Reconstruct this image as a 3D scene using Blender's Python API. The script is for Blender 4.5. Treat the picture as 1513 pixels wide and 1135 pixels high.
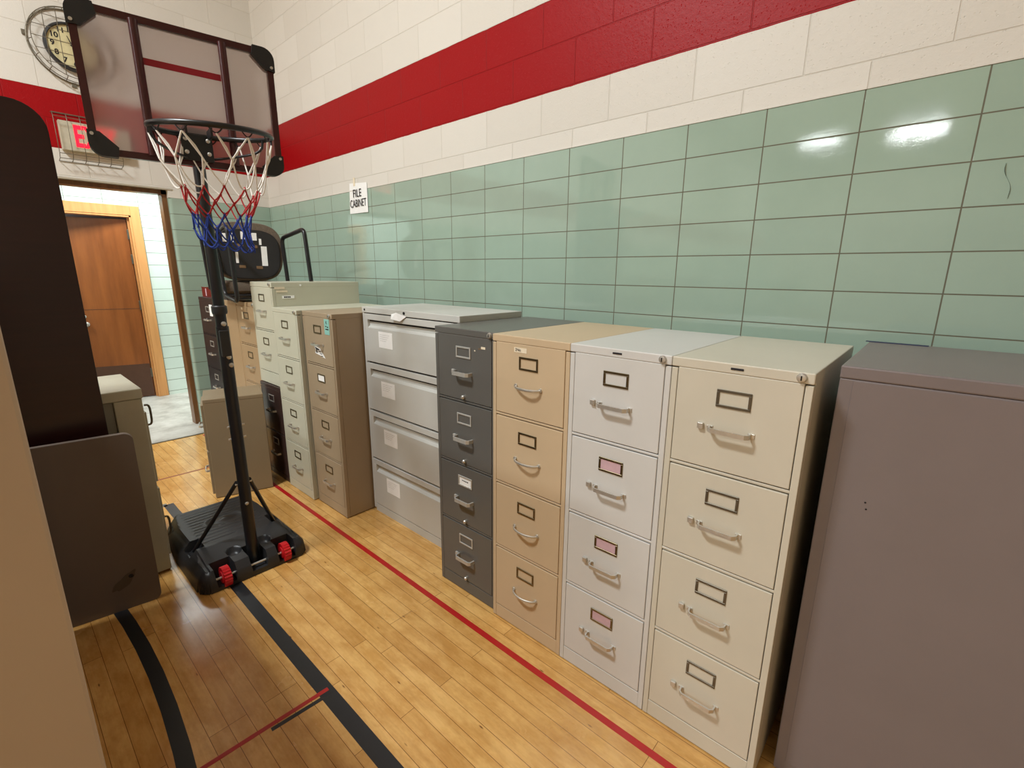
import bpy, bmesh, math, random
from mathutils import Vector, Matrix
random.seed(7)
S = bpy.context.scene
for o in list(bpy.data.objects): bpy.data.objects.remove(o)
COL = S.collection
PI = math.pi

# ------------------------------------------------------------------ camera
cd = bpy.data.cameras.new('camera'); cam = bpy.data.objects.new('camera', cd); COL.objects.link(cam)
cd.sensor_fit = 'HORIZONTAL'; cd.sensor_width = 36.0
cd.lens = 698.087 / 1513 * 36.0
cd.clip_start = 0.02; cd.clip_end = 100
Rt = Vector((0.667442573586809, -0.7446138244571687, 0.008406151978506901))
Dn = Vector((-0.1661249424340155, -0.15989296261913713, -0.9730553653344552))
Fw = Vector((0.7258945615343264, 0.6480621057677605, -0.23041829919245563))
m = Matrix((Rt, -Dn, -Fw)).transposed().to_4x4()
m.translation = Vector((-2.25235, 0.21815, 1.56531))
cam.matrix_world = m
S.camera = cam

# ------------------------------------------------------------------ world, lamps, exposure
w = bpy.data.worlds.new('world'); S.world = w; w.use_nodes = True
w.node_tree.nodes['Background'].inputs[0].default_value = (1.0, 0.93, 0.84, 1)
w.node_tree.nodes['Background'].inputs[1].default_value = 0.55
def area(name, loc, size, power, color=(1, .93, .82), rot=(0, 0, 0)):
    l = bpy.data.lights.new(name, 'AREA'); l.shape = 'RECTANGLE'; l.size = size[0]; l.size_y = size[1]
    l.energy = power; l.color = color
    o = bpy.data.objects.new(name, l); COL.objects.link(o); o.location = loc; o.rotation_euler = rot
    return o
LAMP_SPOTS = [(-3.8, 2.8), (-9.0, 2.6), (-4.8, -1.2), (-16.1, 1.45), (-16.1, 3.75)]
LAMP_W = [290, 260, 10, 200, 90]
LAMP_Z = 5.6
for (lx, ly), lw in zip(LAMP_SPOTS, LAMP_W):
    area('ceiling_lamp_light', (lx, ly, LAMP_Z - .06), (.55, 1.0), lw, (.93, .985, 1.0))
for cx_ in (-2.6, -.9, .8):
    area('corridor_lamp_light', (cx_, 6.65, 2.80), (1.1, .5), 44, (.86, .97, 1.0))
area('back_room_lamp_light', (-1.4, 9.1, 2.5), (.8, .3), 8, (.95, .95, 1.0))
S.view_settings.view_transform = 'Standard'; S.view_settings.look = 'None'
S.view_settings.gamma = 1.0; S.view_settings.use_curve_mapping = False
S.view_settings.exposure = 0.0

# ------------------------------------------------------------------ materials
def lin(c):
    return tuple((x/12.92 if x <= .04045 else ((x+.055)/1.055)**2.4) for x in c)
def srgb(r, g, b): return (*lin((r/255, g/255, b/255)), 1)
def newmat(name):
    mt = bpy.data.materials.new(name); mt.use_nodes = True
    nt = mt.node_tree; return mt, nt, nt.nodes['Principled BSDF']
def N(nt, t, **k):
    n = nt.nodes.new(t)
    for a, b in k.items(): setattr(n, a, b)
    return n
def coords(nt, order='xyz', off=(0, 0, 0)):
    tc = N(nt, 'ShaderNodeTexCoord'); se = N(nt, 'ShaderNodeSeparateXYZ'); co = N(nt, 'ShaderNodeCombineXYZ')
    nt.links.new(tc.outputs['Object'], se.inputs[0])
    for i, c in enumerate(order):
        nt.links.new(se.outputs['xyz'.index(c)], co.inputs[i])
    mp = N(nt, 'ShaderNodeMapping'); mp.inputs['Location'].default_value = off
    nt.links.new(co.outputs[0], mp.inputs[0])
    return mp.outputs[0], se
def ramp(nt, fac, stops):
    r = N(nt, 'ShaderNodeValToRGB'); el = r.color_ramp.elements
    while len(el) < len(stops): el.new(.5)
    for e, (p, c) in zip(el, stops): e.position = p; e.color = c
    nt.links.new(fac, r.inputs[0]); return r.outputs[0]
def mixc(nt, fac, a, b, mode='MIX'):
    n = N(nt, 'ShaderNodeMix', data_type='RGBA', blend_type=mode)
    for i, v in ((0, fac), (6, a), (7, b)):
        if hasattr(v, 'is_linked') or isinstance(v, bpy.types.NodeSocket): nt.links.new(v, n.inputs[i])
        else: n.inputs[i].default_value = v
    return n.outputs[2]
def noise(nt, vec, scale, detail=3, rough=.5):
    n = N(nt, 'ShaderNodeTexNoise'); n.inputs['Scale'].default_value = scale; n.inputs['Detail'].default_value = detail
    n.inputs['Roughness'].default_value = rough
    if vec is not None: nt.links.new(vec, n.inputs['Vector'])
    return n.outputs[0]
def bump(nt, h, bs, strength=.3, dist=.002, prev=None):
    b = N(nt, 'ShaderNodeBump'); b.inputs['Strength'].default_value = strength; b.inputs['Distance'].default_value = dist
    nt.links.new(h, b.inputs['Height'])
    if prev is not None: nt.links.new(prev, b.inputs['Normal'])
    nt.links.new(b.outputs[0], bs.inputs['Normal']); return b.outputs[0]
def math_(nt, op, a, b=None):
    n = N(nt, 'ShaderNodeMath', operation=op)
    for i, v in ((0, a), (1, b)):
        if v is None: continue
        if isinstance(v, bpy.types.NodeSocket): nt.links.new(v, n.inputs[i])
        else: n.inputs[i].default_value = v
    return n.outputs[0]

def enamel(name, col, rough=.38, mott=.025, metallic=0, peel=.03):
    "baked office enamel: slight mottling and orange peel"
    mt, nt, bs = newmat(name)
    tc = N(nt, 'ShaderNodeTexCoord')
    n1 = noise(nt, tc.outputs['Object'], 3.5, 4, .6)
    dark = tuple(c*(1-mott*2.2) for c in col[:3]) + (1,)
    c = ramp(nt, n1, [(.3, dark), (.65, col)])
    nt.links.new(c, bs.inputs['Base Color'])
    bs.inputs['Roughness'].default_value = rough; bs.inputs['Metallic'].default_value = metallic
    n2 = noise(nt, tc.outputs['Object'], 420, 2)
    bump(nt, n2, bs, peel, .001)
    return mt
def plain(name, col, rough=.5, metallic=0, var=.08, scale=30):
    mt, nt, bs = newmat(name)
    tc = N(nt, 'ShaderNodeTexCoord')
    n1 = noise(nt, tc.outputs['Object'], scale, 3)
    c = ramp(nt, n1, [(.3, tuple(x*(1-var) for x in col[:3]) + (1,)), (.7, tuple(min(1, x*(1+var*.5)) for x in col[:3]) + (1,))])
    nt.links.new(c, bs.inputs['Base Color'])
    bs.inputs['Roughness'].default_value = rough; bs.inputs['Metallic'].default_value = metallic
    return mt
def emit(name, col, s):
    mt, nt, bs = newmat(name)
    bs.inputs['Base Color'].default_value = col
    bs.inputs['Emission Color'].default_value = col; bs.inputs['Emission Strength'].default_value = s
    return mt

TW, TH, TZ = 0.3223, 0.1424, 2.2153      # glazed tile width, height, top of wainscot
def tile_mat(name, order, off, ca, cb, grout, rough=.06, mortar=.0026):
    mt, nt, bs = newmat(name)
    v, se = coords(nt, order, off)
    b = N(nt, 'ShaderNodeTexBrick'); nt.links.new(v, b.inputs['Vector'])
    b.offset = 0; b.inputs['Scale'].default_value = 1; b.inputs['Brick Width'].default_value = TW
    b.inputs['Row Height'].default_value = TH; b.inputs['Mortar Size'].default_value = mortar
    b.inputs['Mortar Smooth'].default_value = .25; b.inputs['Bias'].default_value = 0
    b.inputs['Color1'].default_value = ca; b.inputs['Color2'].default_value = cb; b.inputs['Mortar'].default_value = grout
    n1 = noise(nt, v, 5, 5, .65)
    c = mixc(nt, .12, b.outputs['Color'], ramp(nt, n1, [(.3, (.55, .55, .55, 1)), (.7, (1, 1, 1, 1))]), 'MULTIPLY')
    bs.inputs['IOR'].default_value = 1.62
    nt.links.new(c, bs.inputs['Base Color'])
    r = N(nt, 'ShaderNodeMapRange'); nt.links.new(b.outputs['Fac'], r.inputs[0])
    r.inputs[3].default_value = rough; r.inputs[4].default_value = .8
    nt.links.new(r.outputs[0], bs.inputs['Roughness'])
    inv = math_(nt, 'SUBTRACT', 1.0, b.outputs['Fac'])
    # every glazed tile is a little pillowed and rippled
    n2 = noise(nt, v, 5, 2); n3 = noise(nt, v, 130, 3)
    h = math_(nt, 'ADD', math_(nt, 'MULTIPLY', inv, 1.0), math_(nt, 'ADD', math_(nt, 'MULTIPLY', n2, .7), math_(nt, 'MULTIPLY', n3, .05)))
    bump(nt, h, bs, .5, .0022)
    return mt
def block_mat(name, order, off):
    "painted concrete block with the red stripe course"
    mt, nt, bs = newmat(name)
    v, se = coords(nt, order, off)
    b = N(nt, 'ShaderNodeTexBrick'); nt.links.new(v, b.inputs['Vector'])
    b.offset = .5; b.offset_frequency = 2; b.inputs['Scale'].default_value = 1
    b.inputs['Brick Width'].default_value = .4267; b.inputs['Row Height'].default_value = .2135
    b.inputs['Mortar Size'].default_value = .004; b.inputs['Mortar Smooth'].default_value = .6
    b.inputs['Bias'].default_value = 0
    W = srgb(224, 219, 210); W2 = srgb(217, 211, 201)
    b.inputs['Color1'].default_value = W; b.inputs['Color2'].default_value = W2; b.inputs['Mortar'].default_value = srgb(213, 207, 196)
    z = se.outputs[2]
    n0 = noise(nt, v, 14, 2)
    zz = math_(nt, 'ADD', z, math_(nt, 'MULTIPLY', math_(nt, 'SUBTRACT', n0, .5), .006))
    a = math_(nt, 'GREATER_THAN', zz, 2.512); c2 = math_(nt, 'LESS_THAN', zz, 2.947)
    mask = math_(nt, 'MULTIPLY', a, c2)
    red = mixc(nt, b.outputs['Fac'], srgb(156, 0, 8), srgb(142, 0, 6))
    c = mixc(nt, mask, b.outputs['Color'], red)
    nt.links.new(c, bs.inputs['Base Color'])
    r = math_(nt, 'SUBTRACT', .55, math_(nt, 'MULTIPLY', mask, .10)); nt.links.new(r, bs.inputs['Roughness'])
    nt.links.new(math_(nt, 'SUBTRACT', .5, math_(nt, 'MULTIPLY', mask, .28)), bs.inputs['Specular IOR Level'])
    # pits of the block face
    vo = N(nt, 'ShaderNodeTexVoronoi'); vo.inputs['Scale'].default_value = 95; nt.links.new(v, vo.inputs['Vector'])
    pit = ramp(nt, vo.outputs['Distance'], [(.0, (0, 0, 0, 1)), (.28, (1, 1, 1, 1))])
    n2 = noise(nt, v, 38, 5, .7)
    sel = ramp(nt, n2, [(.48, (1, 1, 1, 1)), (.60, (0, 0, 0, 1))])
    pits = math_(nt, 'MAXIMUM', pit, sel)
    inv = math_(nt, 'SUBTRACT', 1.0, b.outputs['Fac'])
    h = math_(nt, 'ADD', math_(nt, 'MULTIPLY', inv, .55), math_(nt, 'ADD', math_(nt, 'MULTIPLY', pits, .5), math_(nt, 'MULTIPLY', n2, .6)))
    bump(nt, h, bs, .75, .0034)
    return mt

M = {}
GREEN_A, GREEN_B, GROUT = srgb(162, 184, 168), srgb(159, 181, 166), srgb(104, 100, 82)
# right wall: pattern runs in y,z; a vertical joint at y=2.7956, a row joint at TZ
M['tile_r'] = tile_mat('green_tile_side', 'yzx', (-2.7956 + 30*TW, -TZ + 30*TH, 0), GREEN_A, GREEN_B, GROUT)
M['tile_f'] = tile_mat('green_tile_end', 'xzy', (0.0 + 30*TW, -TZ + 30*TH, 0), GREEN_A, GREEN_B, GROUT)
M['tile_c'] = tile_mat('pale_tile_corridor', 'xzy', (.81 + 30*TW, -2.181 + 30*TH, 0), srgb(212, 222, 212), srgb(207, 218, 208), srgb(120, 128, 112), .15, .0035)
M['block_r'] = block_mat('painted_block_side', 'yzx', (-.961 + 20*.4267 - .2133, -2.518 + 20*.2135, 0))
M['block_f'] = block_mat('painted_block_end', 'xzy', (1.013 + 20*.4267, -2.518 + 20*.2135, 0))
M['partial_r'] = None

def floor_mat():
    mt, nt, bs = newmat('maple_strip_floor')
    v, se = coords(nt, 'yxz', (20, 20, 0))
    b = N(nt, 'ShaderNodeTexBrick'); nt.links.new(v, b.inputs['Vector'])
    b.offset = .37; b.offset_frequency = 3; b.squash = .7; b.squash_frequency = 4
    b.inputs['Scale'].default_value = 1; b.inputs['Brick Width'].default_value = 1.15; b.inputs['Row Height'].default_value = .0605
    b.inputs['Mortar Size'].default_value = .0011; b.inputs['Mortar Smooth'].default_value = .3
    b.inputs['Color1'].default_value = srgb(212, 162, 92); b.inputs['Color2'].default_value = srgb(232, 185, 114)
    b.inputs['Mortar'].default_value = srgb(132, 88, 38); b.inputs['Bias'].default_value = .1
    # long grain
    mp = N(nt, 'ShaderNodeMapping'); mp.inputs['Scale'].default_value = (3, 55, 1); nt.links.new(v, mp.inputs[0])
    g = noise(nt, mp.outputs[0], 1.0, 6, .65)
    c = mixc(nt, .4, b.outputs['Color'], ramp(nt, g, [(.25, (.62, .55, .45, 1)), (.6, (1, 1, 1, 1))]), 'MULTIPLY')
    mp2 = N(nt, 'ShaderNodeMapping'); mp2.inputs['Scale'].default_value = (4, 9, 1); nt.links.new(v, mp2.inputs[0])
    n2 = noise(nt, mp2.outputs[0], 1.4, 4, .7)
    c = mixc(nt, .75, c, ramp(nt, n2, [(.38, (.74, .62, .44, 1)), (.62, (1, 1, 1, 1))]), 'MULTIPLY')
    # little dark knots and specks
    mp3 = N(nt, 'ShaderNodeMapping'); mp3.inputs['Scale'].default_value = (8, 30, 1); nt.links.new(v, mp3.inputs[0])
    vo = N(nt, 'ShaderNodeTexVoronoi'); vo.inputs['Scale'].default_value = .55; nt.links.new(mp3.outputs[0], vo.inputs['Vector'])
    c = mixc(nt, ramp(nt, vo.outputs['Distance'], [(.02, (1, 1, 1, 1)), (.06, (0, 0, 0, 1))]), c, srgb(120, 76, 36))
    nt.links.new(c, bs.inputs['Base Color'])
    n3 = noise(nt, v, 2.2, 5, .7)
    r = N(nt, 'ShaderNodeMapRange'); nt.links.new(n3, r.inputs[0]); r.inputs[1].default_value = .3; r.inputs[2].default_value = .7
    r.inputs[3].default_value = .16; r.inputs[4].default_value = .30
    nt.links.new(r.outputs[0], bs.inputs['Roughness'])
    bs.inputs['Coat Weight'].default_value = .25; bs.inputs['Coat Roughness'].default_value = .12
    inv = math_(nt, 'SUBTRACT', 1.0, b.outputs['Fac'])
    n4 = noise(nt, v, 6, 2)
    bump(nt, math_(nt, 'ADD', math_(nt, 'MULTIPLY', inv, .5), math_(nt, 'MULTIPLY', n4, 1.2)), bs, .35, .0018)
    return mt
M['floor'] = floor_mat()
def concrete():
    mt, nt, bs = newmat('worn_concrete')
    tc = N(nt, 'ShaderNodeTexCoord')
    n1 = noise(nt, tc.outputs['Object'], 4, 7, .7)
    c = ramp(nt, n1, [(.3, srgb(140, 134, 125)), (.5, srgb(176, 170, 160)), (.7, srgb(196, 191, 182))])
    nt.links.new(c, bs.inputs['Base Color']); bs.inputs['Roughness'].default_value = .5
    bump(nt, n1, bs, .2, .002); return mt
M['concrete'] = concrete()
def wood(name, a, b_, rough=.35, sc=(18, 18, 1.3)):
    mt, nt, bs = newmat(name)
    tc = N(nt, 'ShaderNodeTexCoord'); mp = N(nt, 'ShaderNodeMapping'); mp.inputs['Scale'].default_value = sc
    nt.links.new(tc.outputs['Object'], mp.inputs[0])
    g = noise(nt, mp.outputs[0], 1.5, 6, .6)
    c = ramp(nt, g, [(.3, a), (.7, b_)]); nt.links.new(c, bs.inputs['Base Color'])
    bs.inputs['Roughness'].default_value = rough
    return mt
M['door_wood'] = wood('brown_door_veneer', srgb(118, 62, 26), srgb(150, 84, 38), .3, (7, 7, .8))
M['trim_wood'] = wood('orange_frame_wood', srgb(196, 134, 78), srgb(212, 150, 92), .35)
M['dark_frame'] = wood('brown_frame_wood', srgb(92, 60, 34), srgb(128, 88, 52), .35)
M['mahogany'] = wood('dark_mahogany_laminate', srgb(34, 11, 9), srgb(46, 17, 13), .28, (2, 2, 26))
M['stain'] = plain('olive_brown_smudge', srgb(84, 72, 58), .6)
M['kick'] = plain('bronze_kick_plate', srgb(84, 52, 36), .4)
M['cream'] = enamel('cream_enamel', srgb(208, 201, 184), .34)
M['white'] = enamel('white_enamel', srgb(212, 210, 206), .34)
M['beige'] = enamel('beige_enamel', srgb(205, 181, 148), .36)
M['grey'] = enamel('charcoal_grey_enamel', srgb(98, 96, 92), .33)
M['lateral'] = enamel('light_grey_enamel', srgb(204, 203, 197), .38, .015)
M['tan'] = enamel('tan_enamel', srgb(168, 148, 122), .4)
M['tan_lo'] = enamel('shaded_tan_enamel', srgb(142, 124, 98), .4)  # tan darkened in its colour for the weak light on the low cabinet's side
M['tan_b'] = enamel('warm_tan_enamel', srgb(176, 148, 112), .4)
M['putty'] = enamel('pale_putty_enamel', srgb(202, 200, 180), .35)
M['brown'] = enamel('dark_brown_enamel', srgb(62, 44, 40), .3)
M['black_cab'] = enamel('black_enamel', srgb(38, 34, 36), .3)
M['taupe'] = enamel('taupe_grey_enamel', srgb(124, 113, 112), .36, .03)
M['taupe2'] = enamel('dark_taupe_laminate', srgb(108, 95, 86), .5, .04)
M['sage'] = enamel('sage_grey_enamel', srgb(184, 180, 160), .42, .08)
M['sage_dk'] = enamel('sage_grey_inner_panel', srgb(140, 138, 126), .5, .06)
M['nearbeige'] = enamel('beige_near_enamel', srgb(196, 178, 160), .6, .02)
M['chrome'] = plain('satin_chrome', srgb(206, 203, 196), .36, .72)
M['alum'] = plain('brushed_aluminium', srgb(196, 194, 188), .5, .5)
M['brass'] = plain('antique_brass_plate', srgb(120, 108, 84), .35, 1.0)
M['steel_dk'] = plain('dull_grey_steel', srgb(112, 106, 94), .42, .9)
M['scuff'] = plain('dark_scuff', srgb(112, 126, 114), .6)
M['gap'] = plain('shadow_gap_black', srgb(22, 20, 18), .9)
M['paper'] = plain('white_paper', srgb(250, 249, 247), .8, 0, .03)
M['pink_card'] = plain('pink_card', srgb(205, 170, 178), .7)
M['ink'] = plain('black_ink', srgb(34, 30, 34), .8)
M['faint_ink'] = plain('faint_grey_print', srgb(176, 172, 170), .8)
M['teal_card'] = plain('teal_card', srgb(140, 196, 184), .7)
M['cream_tape'] = plain('cream_masking_tape', srgb(236, 222, 196), .7)
M['blue_tape'] = plain('dark_blue_tape', srgb(44, 54, 84), .5)
M['black_plastic'] = plain('black_moulded_plastic', srgb(40, 40, 42), .42)
M['guard_black'] = plain('matt_black_corner', srgb(26, 26, 27), .5)
M['black_metal'] = plain('black_powder_coat', srgb(24, 24, 27), .32)
M['maroon'] = plain('maroon_painted_frame', srgb(62, 18, 18), .3)
M['red_plastic'] = plain('red_wheel_plastic', srgb(206, 24, 34), .4)
M['net_w'] = plain('white_net_cord', srgb(240, 234, 226), .8)
M['net_r'] = plain('red_net_cord', srgb(172, 34, 34), .8)
M['net_b'] = plain('blue_net_cord', srgb(34, 62, 150), .8)
M['stripe'] = plain('crimson_stripe', srgb(150, 14, 36), .4)
M['red_line'] = plain('red_floor_paint', srgb(178, 30, 30), .3)
M['black_line'] = plain('black_floor_paint', srgb(34, 36, 40), .35)
M['grey_line'] = plain('grey_floor_paint', srgb(112, 108, 100), .35)
M['dull_red'] = plain('dull_red_floor_paint', srgb(150, 78, 50), .35)
M['fabric'] = plain('grey_brown_upholstery', srgb(112, 98, 84), .95, 0, .25, 160)
M['clock_face'] = plain('ivory_clock_face', srgb(222, 210, 164), .35)
M['wire'] = plain('grey_guard_wire', srgb(122, 114, 98), .5, .6)
M['exit_box'] = plain('off_white_exit_housing', srgb(196, 188, 166), .5)
M['exit_red'] = emit('lit_red_letters', srgb(255, 20, 50), 1.5)
M['exit_halo'] = plain('pale_red_exit_face', srgb(206, 186, 160), .5)
M['ceiling'] = plain('painted_gym_ceiling', srgb(200, 192, 176), .9)
M['lamp'] = emit('lit_lamp_diffuser', (1, .94, .85, 1), 6)
M['galv'] = plain('grey_painted_lintel', srgb(190, 182, 166), .4)
M['red_tray'] = plain('translucent_red_plastic', srgb(110, 24, 34), .2)
M['cork'] = plain('tan_bracket', srgb(128, 100, 70), .6)
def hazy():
    mt, nt, bs = newmat('hazy_acrylic_sheen')
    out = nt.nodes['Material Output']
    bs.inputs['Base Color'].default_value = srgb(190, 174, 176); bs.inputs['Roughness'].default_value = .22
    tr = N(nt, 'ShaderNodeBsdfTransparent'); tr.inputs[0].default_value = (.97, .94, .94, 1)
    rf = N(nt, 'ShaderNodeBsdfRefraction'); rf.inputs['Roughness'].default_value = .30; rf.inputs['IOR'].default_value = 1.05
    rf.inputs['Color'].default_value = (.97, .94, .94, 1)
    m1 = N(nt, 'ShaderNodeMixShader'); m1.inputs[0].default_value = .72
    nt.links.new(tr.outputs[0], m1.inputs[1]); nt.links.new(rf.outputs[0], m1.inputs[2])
    m2 = N(nt, 'ShaderNodeMixShader'); m2.inputs[0].default_value = .38  # diffuse share paints in the pale room reflection besides the panel's own haze
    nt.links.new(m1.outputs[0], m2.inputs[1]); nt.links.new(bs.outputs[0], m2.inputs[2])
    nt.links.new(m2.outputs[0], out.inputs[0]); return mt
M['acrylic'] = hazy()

# ------------------------------------------------------------------ mesh helpers
class MB:
    def __init__(s): s.v = []; s.f = []; s.smooth = []; s.mi = []; s.cur = 0
    def add(s, vs, fs, sm=False):
        k = len(s.v); s.v += [tuple(v) for v in vs]; s.f += [tuple(i+k for i in f) for f in fs]; s.smooth += [sm]*len(fs); s.mi += [s.cur]*len(fs); return s
    def m(s, k): s.cur = k; return s
    def box(s, x0, x1, y0, y1, z0, z1, bev=0, seg=2):
        bm = bmesh.new()
        bmesh.ops.create_cube(bm, size=1)
        for v in bm.verts:
            v.co = Vector(((x0+x1)/2 + v.co.x*(x1-x0), (y0+y1)/2 + v.co.y*(y1-y0), (z0+z1)/2 + v.co.z*(z1-z0)))
        if bev: bmesh.ops.bevel(bm, geom=list(bm.edges), offset=bev, segments=seg, profile=.5, affect='EDGES')
        bm.verts.index_update()
        s.add([v.co for v in bm.verts], [[v.index for v in f.verts] for f in bm.faces]); bm.free(); return s
    def prism(s, pts, axis, a, b):
        "polygon pts (2-D) extruded along axis from a to b"
        def mk(p, t): return {'x': (t, p[0], p[1]), 'y': (p[0], t, p[1]), 'z': (p[0], p[1], t)}[axis]
        n = len(pts); vs = [mk(p, a) for p in pts] + [mk(p, b) for p in pts]
        fs = [list(range(n)), list(range(2*n-1, n-1, -1))] + [[i, (i+1) % n, n+(i+1) % n, n+i][::-1] for i in range(n)]
        return s.add(vs, fs)
    def tube(s, pts, r, n=10, closed=False, flat=1.0, up=None, square=False):
        "swept tube through pts; flat scales the section along its binormal"
        P = [Vector(p) for p in pts]; K = len(P); rings = []
        T = []
        for i in range(K):
            if closed: t = P[(i+1) % K] - P[i-1]
            else: t = P[min(i+1, K-1)] - P[max(i-1, 0)]
            T.append(t.normalized())
        u = Vector(up) if up else (Vector((0, 0, 1)) if abs(T[0].z) < .9 else Vector((1, 0, 0)))
        nrm = (u - T[0]*u.dot(T[0])).normalized()
        for i in range(K):
            nrm = nrm - T[i]*nrm.dot(T[i])
            nrm.normalize(); bn = T[i].cross(nrm)
            rr = r[i] if isinstance(r, (list, tuple)) else r
            ring = []
            for k in range(n):
                a = 2*PI*k/n + (PI/4 if square else 0)
                ring.append(P[i] + nrm*math.cos(a)*rr + bn*math.sin(a)*rr*flat)
            rings.append(ring)
        vs = [v for rg in rings for v in rg]; fs = []
        for i in range(K if closed else K-1):
            j = (i+1) % K
            for k in range(n):
                fs.append((i*n+k, i*n+(k+1) % n, j*n+(k+1) % n, j*n+k))
        if not closed: fs += [tuple(range(n))[::-1], tuple(range((K-1)*n, K*n))]
        return s.add(vs, fs, not square)
    def lathe(s, prof, origin=(0, 0, 0), axis='z', n=32, a0=0):
        "prof: list of (radius, height)"
        o = Vector(origin); vs = []; fs = []
        for r_, h in prof:
            for k in range(n):
                a = a0 + 2*PI*k/n; c, d = r_*math.cos(a), r_*math.sin(a)
                vs.append(o + Vector({'z': (c, d, h), 'y': (c, h, d), 'x': (h, c, d)}[axis]))
        for i in range(len(prof)-1):
            for k in range(n): fs.append((i*n+k, i*n+(k+1) % n, (i+1)*n+(k+1) % n, (i+1)*n+k))
        fs += [tuple(range(n))[::-1], tuple(range((len(prof)-1)*n, len(prof)*n))]
        return s.add(vs, fs, True)
    def build(s, name, mat, parent=None, smooth=None):
        me = bpy.data.meshes.new(name); me.from_pydata(s.v, [], s.f)
        bm = bmesh.new(); bm.from_mesh(me); bmesh.ops.recalc_face_normals(bm, faces=bm.faces); bm.to_mesh(me); bm.free()
        for q in (mat if isinstance(mat, (list, tuple)) else [mat]): me.materials.append(q)
        o = bpy.data.objects.new(name, me); COL.objects.link(o)
        if parent: o.parent = parent
        for p, sm, mi_ in zip(me.polygons, s.smooth, s.mi): p.use_smooth = sm if smooth is None else smooth; p.material_index = mi_
        if any(p.use_smooth for p in me.polygons):
            try: me.set_sharp_from_angle(angle=math.radians(40))
            except Exception: pass
        return o
def tag(o, label=None, cat=None, group=None, kind=None):
    if label: o['label'] = label
    if cat: o['category'] = cat
    if group: o['group'] = group
    if kind: o['kind'] = kind
    return o
def thing(name, label, cat, loc=(0, 0, 0), rz=0, group=None):
    o = bpy.data.objects.new(name, None); COL.objects.link(o); o.location = loc; o.rotation_euler = (0, 0, rz)
    o.empty_display_size = .1
    return tag(o, label, cat, group)
def text_mesh(name, body, size, mat, parent=None, loc=(0, 0, 0), rot=(0, 0, 0), bold=0, ext=.0006, sx=1.0, align='CENTER'):
    cu = bpy.data.curves.new(name, 'FONT'); cu.body = body; cu.size = size; cu.align_x = align; cu.align_y = 'CENTER'
    cu.offset = bold; cu.extrude = ext; cu.resolution_u = 4
    to = bpy.data.objects.new(name + '_tmp', cu); COL.objects.link(to)
    bpy.context.view_layer.update()
    me = bpy.data.meshes.new_from_object(to.evaluated_get(bpy.context.evaluated_depsgraph_get()))
    bpy.data.objects.remove(to); bpy.data.curves.remove(cu)
    for v in me.vertices: v.co.x *= sx
    me.materials.clear(); me.materials.append(mat); me.name = name
    o = bpy.data.objects.new(name, me); COL.objects.link(o); o.location = loc; o.rotation_euler = rot
    if parent: o.parent = parent
    return o
def fit_text(o, w_, h_):
    xs = [v.co.x for v in o.data.vertices]; ys = [v.co.y for v in o.data.vertices]
    mx, my = (min(xs)+max(xs))/2, (min(ys)+max(ys))/2; kx, ky = w_/(max(xs)-min(xs)), h_/(max(ys)-min(ys))
    for v in o.data.vertices: v.co.x = (v.co.x-mx)*kx; v.co.y = (v.co.y-my)*ky
    return o
def arc(cx, cy, r, a0, a1, n):
    return [(cx + r*math.cos(a0 + (a1-a0)*i/n), cy + r*math.sin(a0 + (a1-a0)*i/n)) for i in range(n+1)]
def smooth_pts(P, it=2):
    P = [Vector(p) for p in P]
    for _ in range(it):
        Q = [P[0]]
        for a, b in zip(P, P[1:]): Q += [a*.75 + b*.25, a*.25 + b*.75]
        Q.append(P[-1]); P = Q
    return P

# ------------------------------------------------------------------ the room
YF = 5.73; YC = 7.39; CEIL = 5.75; XL = -19.0; YB = -3.2
YE = 5.40     # where the wood ends
fl = MB().box(XL, .0, YB, YE, -.1, 0).build('floor', M['floor']); tag(fl, kind='structure')
def flat(pts, mat, name, label, z=.0006):
    mb = MB().prism(pts, 'z', .0001, z); o = mb.build(name, mat, fl); tag(o, label); return o
def strip(path, wd):
    P = [Vector((*p, 0)) for p in path]; L, R_ = [], []
    for i, p in enumerate(P):
        t = (P[min(i+1, len(P)-1)] - P[max(i-1, 0)]).normalized(); n_ = Vector((-t.y, t.x, 0))*wd/2
        L.append((p+n_)[:2]); R_.append((p-n_)[:2])
    return L, R_
def line(path, wd, mat, label, z=.0006):
    L, R_ = strip(path, wd); n = len(L)
    vs = [(*p, z) for p in L] + [(*p, z) for p in R_] + [(*p, .0001) for p in L] + [(*p, .0001) for p in R_]
    fs = [(i, i+1, n+i+1, n+i) for i in range(n-1)]
    fs += [(2*n+i, i, i+1, 2*n+i+1)[::1] for i in range(n-1)] + [(n+i, 3*n+i, 3*n+i+1, n+i+1) for i in range(n-1)]
    fs += [(0, n, 3*n, 2*n), (n-1, 2*n-1, 4*n-1, 3*n-1)]
    return tag(MB().add(vs, fs).build('floor_line', mat, fl), label)
line([(-1.0, -2.5), (-.996, 5.36)], .027, M['red_line'], 'long red painted floor line running past the file cabinets')
line([(-1.607, -2.5), (-1.612, 3.93)], .057, M['black_line'], 'wide black floor line leading to the hoop base')
line([(-1.62, 3.93), (-2.6, 3.95)], .05, M['grey_line'], 'short dark line meeting the black one behind the hoop base')
line([(-5.0, 4.50), (-.9, 4.43)], .02, M['dull_red'], 'thin dull red line across the floor near the doorway')
arcp = [(-8.1 + 6.075*math.cos(a), 2.36 + 6.075*math.sin(a)) for a in [(-.5 + i*.035) for i in range(30)]]
line(arcp, .05, M['black_line'], 'curved black floor line near the left wall panels', .0005)
line([(-1.60, 1.735), (-2.45, 1.765)], .017, M['red_line'], 'narrow red line branching from the black line', .0009)
line([(-1.60, 1.708), (-1.815, 1.722)], .016, M['black_line'], 'short black tape beside the narrow red line', .0009)

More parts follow.
